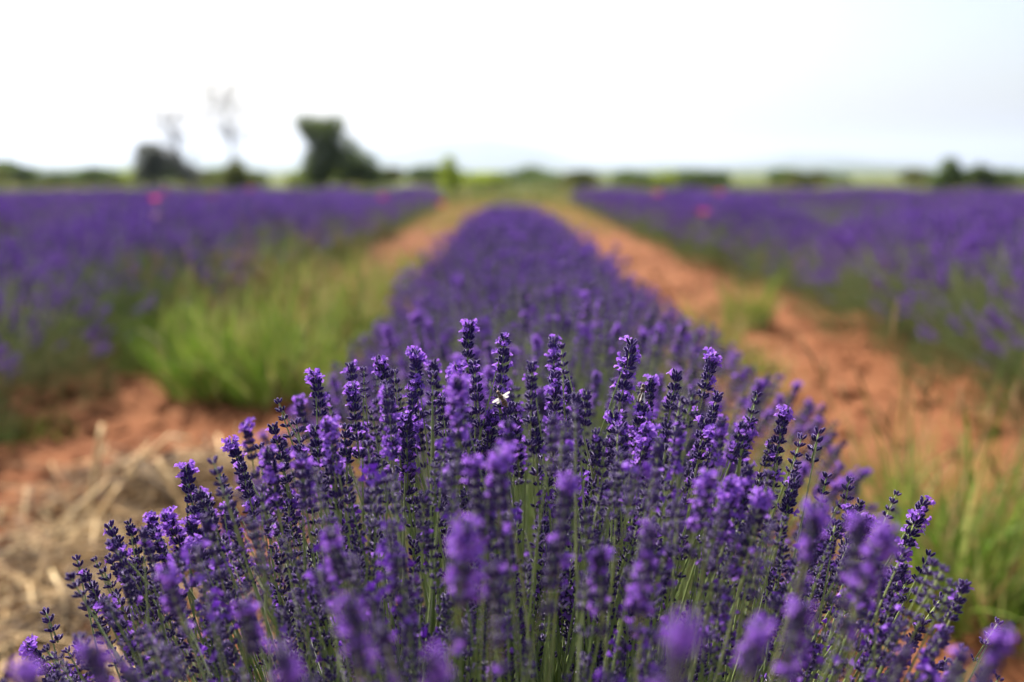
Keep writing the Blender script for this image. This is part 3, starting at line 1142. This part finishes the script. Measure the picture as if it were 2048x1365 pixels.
shrub('dark_tree', 'tree', 655, 375, 40, [(650, 275, 48, .9), (622, 256, 26, 1.0), (672, 262, 34, .9), (655, 320, 52, .9), (690, 310, 44, .9), (640, 352, 40, .7)], 3900, .16, CR['dark'], 'tallest dense dark green tree left of the middle row on the horizon', seed=1)
shrub('dark_shrub', 'shrub', 732, 375, 39, [(728, 335, 36, .9), (748, 352, 30, .8), (708, 340, 30, 1.0)], 1900, .14, CR['dark'], 'dark rounded shrub against the right side of the tallest tree', seed=2)
shrub('grey_tree', 'tree', 330, 375, 44, [(318, 312, 36, .9), (345, 325, 42, .8), (385, 345, 30, .8), (310, 345, 34, .8)], 3000, .15, CR['grey'], 'rounded grey-green tree at the left, beneath the bare branches', seed=3)
shrub('olive_shrub', 'shrub', 482, 378, 38, [(480, 345, 32, .85), (470, 360, 30, .7), (505, 360, 24, .7)], 1300, .13, CR['olive'], 'dark olive shrub standing at the foot of the tallest bare tree', seed=4)
shrub('young_tree', 'tree', 902, 378, 36, [(900, 326, 15, 1.2), (900, 344, 24, 1.0), (908, 362, 30, .7)], 800, .12, CR['lime'], 'small pointed yellow-green young tree just left of the middle row', seed=5)
shrub('round_tree', 'tree', 42, 372, 75, [(38, 338, 36, .6), (60, 346, 34, .5), (15, 346, 30, .5)], 1500, .26, CR['mid'], 'low domed green tree at the left picture edge', seed=6)
shrub('domed_tree', 'tree', 1060, 372, 90, [(1060, 352, 48, .4), (1020, 360, 44, .35), (1100, 360, 40, .35)], 1600, .34, CR['mid'], 'low broad green tree dome above the end of the middle row', seed=7)
shrub('dark_shrub', 'shrub', 1402, 378, 40, [(1390, 362, 30, .55), (1415, 360, 32, .5), (1432, 364, 22, .5)], 1400, .14, CR['dark'], 'dark round shrub on the horizon right of the middle row', seed=8)
shrub('brown_shrub', 'shrub', 1605, 376, 48, [(1590, 360, 36, .42), (1625, 358, 34, .42)], 1300, .17, CR['olive'], 'olive brown shrub on the horizon between two pale meadow patches', seed=9)
shrub('green_tree', 'tree', 1895, 374, 44, [(1890, 338, 24, 1.0), (1900, 355, 34, .7), (1875, 362, 32, .6)], 2000, .15, CR['mid'], 'pointed green tree of the group at the right edge', seed=10)
shrub('dark_tree', 'tree', 1955, 374, 45, [(1945, 350, 34, .7), (1970, 360, 34, .6), (2005, 364, 26, .5)], 2200, .15, CR['dark'], 'dark green tree right beside the pointed green one', seed=11)
shrub('small_shrub', 'shrub', 232, 372, 60, [(232, 352, 18, .7), (245, 356, 16, .6)], 500, .16, CR['mid'], 'small isolated shrub between the left dome and the grey tree', seed=12)

r = random.Random(404)
hk = ['mid', 'olive', 'mid', 'mid', 'lime']
for i in range(30):
    px = -40 + i * 73 + r.uniform(-24, 24)
    D = r.uniform(55, 95)
    top = r.uniform(340, 351)
    blobs = [(px + r.uniform(-34, 34), top + r.uniform(8, 18), r.uniform(26, 44), r.uniform(.3, .5)) for _ in range(3)]
    if (1450 < px < 1560 or 1680 < px < 1790) :
        continue
    shrub('hedge_shrub', 'shrub', px, 372, D, blobs, 1300, .36, CR[hk[i % 5]], 'low blurred green shrub in the hedge line along the horizon', 'hedge shrubs along the horizon', trunk=False, seed=50 + i)


def bare_tree(px, D, top_y, seed, label, lean, nb):
    r = random.Random(seed)
    k = D / FPX
    root = link('bare_tree', None, loc=((px - 1008) * k, D, -.08))
    tag(root, label, 'bare tree')
    hgt = (345 - top_y) * k + H
    tm, bm = MB(), MB()
    P = [Vector((lean * hgt * t * (1 - .25 * t) + r.gauss(0, .05) * t * hgt * .5, r.gauss(0, .03) * hgt * t, hgt * .92 * t)) for t in (0, .2, .4, .6, .8, 1)]
    tm.add(tube(P, [.13, .10, .075, .05, .03, .012], 6))

    def twig(p, d, L, rad, lev):
        q = p + d * L
        mid = p.lerp(q, .5) + Vector((r.gauss(0, .06), r.gauss(0, .06), .03)) * L
        bm.add(tube([p, mid, q], [rad, rad * .8, rad * .5], 3))
        if lev < 3:
            for j in range(3):
                nd = (d + Vector((r.gauss(0, .45), r.gauss(0, .45), r.uniform(-.15, .4)))).normalized()
                twig(p.lerp(q, r.uniform(.35, 1.0)), nd, L * r.uniform(.45, .7), max(.012, rad * .70), lev + 1)
    for j in range(nb):
        t = .34 + .66 * (j + r.random()) / nb
        k_ = min(4, int(t * 5))
        p = P[k_].lerp(P[k_ + 1], t * 5 - k_)
        a_ = j * 2.4 + r.uniform(-.4, .4)
        d = Vector((math.cos(a_) * .75, math.sin(a_) * .75, r.uniform(.45, 1.1))).normalized()
        twig(p, d, hgt * r.uniform(.15, .30) * (1.3 - .5 * t), .026, 0)
    link('trunk', tm.mesh('trunk', [M['twig']]), root)
    link('branches', bm.mesh('branches', [M['twig']]), root)


bare_tree(408, 43, 225, 5, 'bare grey tree with fine twigs leaning over the grey-green tree', -.48, 14)
bare_tree(478, 42, 180, 9, 'tallest bare tree with pale thin branches above the olive shrub', -.06, 15)


# =================================================================== BEES
def bee(px, py, depth, label, ydir, zdir, wings_up, size=1.0, folded=False, dark=False):
    w = pix(px, py, depth)
    root = link('honey_bee', None, loc=w)
    yv = Vector(ydir).normalized()
    xv = yv.cross(Vector(zdir)).normalized()
    zv = xv.cross(yv)
    root.rotation_euler = Matrix((xv, yv, zv)).transposed().to_euler()
    root.scale = (size, size, size)
    tag(root, label, 'bee', 'bees on the lavender')
    body = bpy.data.materials.new('bee_body')
    body.use_nodes = True
    N, L = body.node_tree.nodes, body.node_tree.links
    p = N['Principled BSDF']
    p.inputs['Roughness'].default_value = .6
    p.inputs['Sheen Weight'].default_value = .5
    tc = N.new('ShaderNodeTexCoord')
    wv = N.new('ShaderNodeTexWave')
    wv.bands_direction = 'Y'
    wv.inputs['Scale'].default_value = 150
    L.new(tc.outputs['Object'], wv.inputs['Vector'])
    cr = N.new('ShaderNodeValToRGB')
    cr.color_ramp.elements[0].color = (.02, .012, .006, 1)
    cr.color_ramp.elements[1].color = (.22, .10, .02, 1) if not dark else (.10, .035, .01, 1)
    L.new(wv.outputs['Fac'], cr.inputs['Fac'])
    L.new(cr.outputs['Color'], p.inputs['Base Color'])
    prof = [(-.0078, .0003), (-.0068, .0013), (-.005, .0021), (-.003, .0024), (-.0012, .0019), (-.0004, .0011), (.0004, .0016), (.002, .0023), (.0036, .0019), (.0043, .0009), (.0048, .0014), (.006, .0017), (.007, .0011), (.0074, .0003)]
    mb2 = MB()
    mb2.add(tube([(0, y_, .0006 * math.cos(y_ * 300)) for y_, q in prof], [q for y_, q in prof], 10))
    link('body', mb2.mesh('body', [body]), root)
    wm = bpy.data.materials.get('bee_wing')
    if wm is None:
        wm = material('bee_wing', [(.75, .70, .62), (.85, .82, .75)], rough=.25, trans=.5, spec=.6)
    for s in (-1, 1):
        for (ln, wd, ay, y0) in (((.0095, .0034, -1.25, .0018), (.0065, .0026, -1.4, .0006)) if folded else ((.0078, .0026, -.02, .0020), (.0056, .0022, -.30, .0010))):
            V, F = [], []
            for i in range(7):
                t = i / 6
                wq = wd * (.25 + 1.9 * t - 1.7 * t * t) * .5
                cx_, cy_ = math.cos(ay) * ln * t, math.sin(ay) * ln * t
                V += [(s * (cx_ + .3 * wq), y0 + cy_ + wq, .0018 + wings_up * ln * t), (s * (cx_ - .3 * wq), y0 + cy_ - wq, .0018 + wings_up * ln * t * .95)]
            for i in range(6):
                q = i * 2
                F += [(q, q + 1, q + 3), (q, q + 3, q + 2)]
            m3 = MB()
            m3.raw(V, F)
            link('wing', m3.mesh('wing', [wm]), root)
        for j in range(3):
            m3 = MB()
            y_ = .003 - j * .0013
            m3.add(tube([(s * .0014, y_, -.001), (s * .0032, y_ + (.001 - j * .001), -.0012), (s * .0038, y_ + (.0014 - j * .0018), -.0034)], [.0003, .00028, .00018], 4))
            link('leg', m3.mesh('leg', [M['black']]), root)
        m3 = MB()
        m3.add(tube([(s * .0006, .0068, .0008), (s * .0014, .0084, .0014), (s * .0018, .0098, .0006)], [.00016, .00014, .00012], 4))
        link('antenna', m3.mesh('antenna', [M['black']]), root)


bee(1004, 798, .770, 'honey bee with bright spread wings on the spike below the tall flowering one', (-.5, -.1, .85), (0, -1, .25), -.05, 1.0)
bee(1283, 786, .785, 'dark brown bee clinging under a tall flowering spike right of the centre', (.25, .3, .9), (.6, -.8, 0), .12, 1.0, True, True)
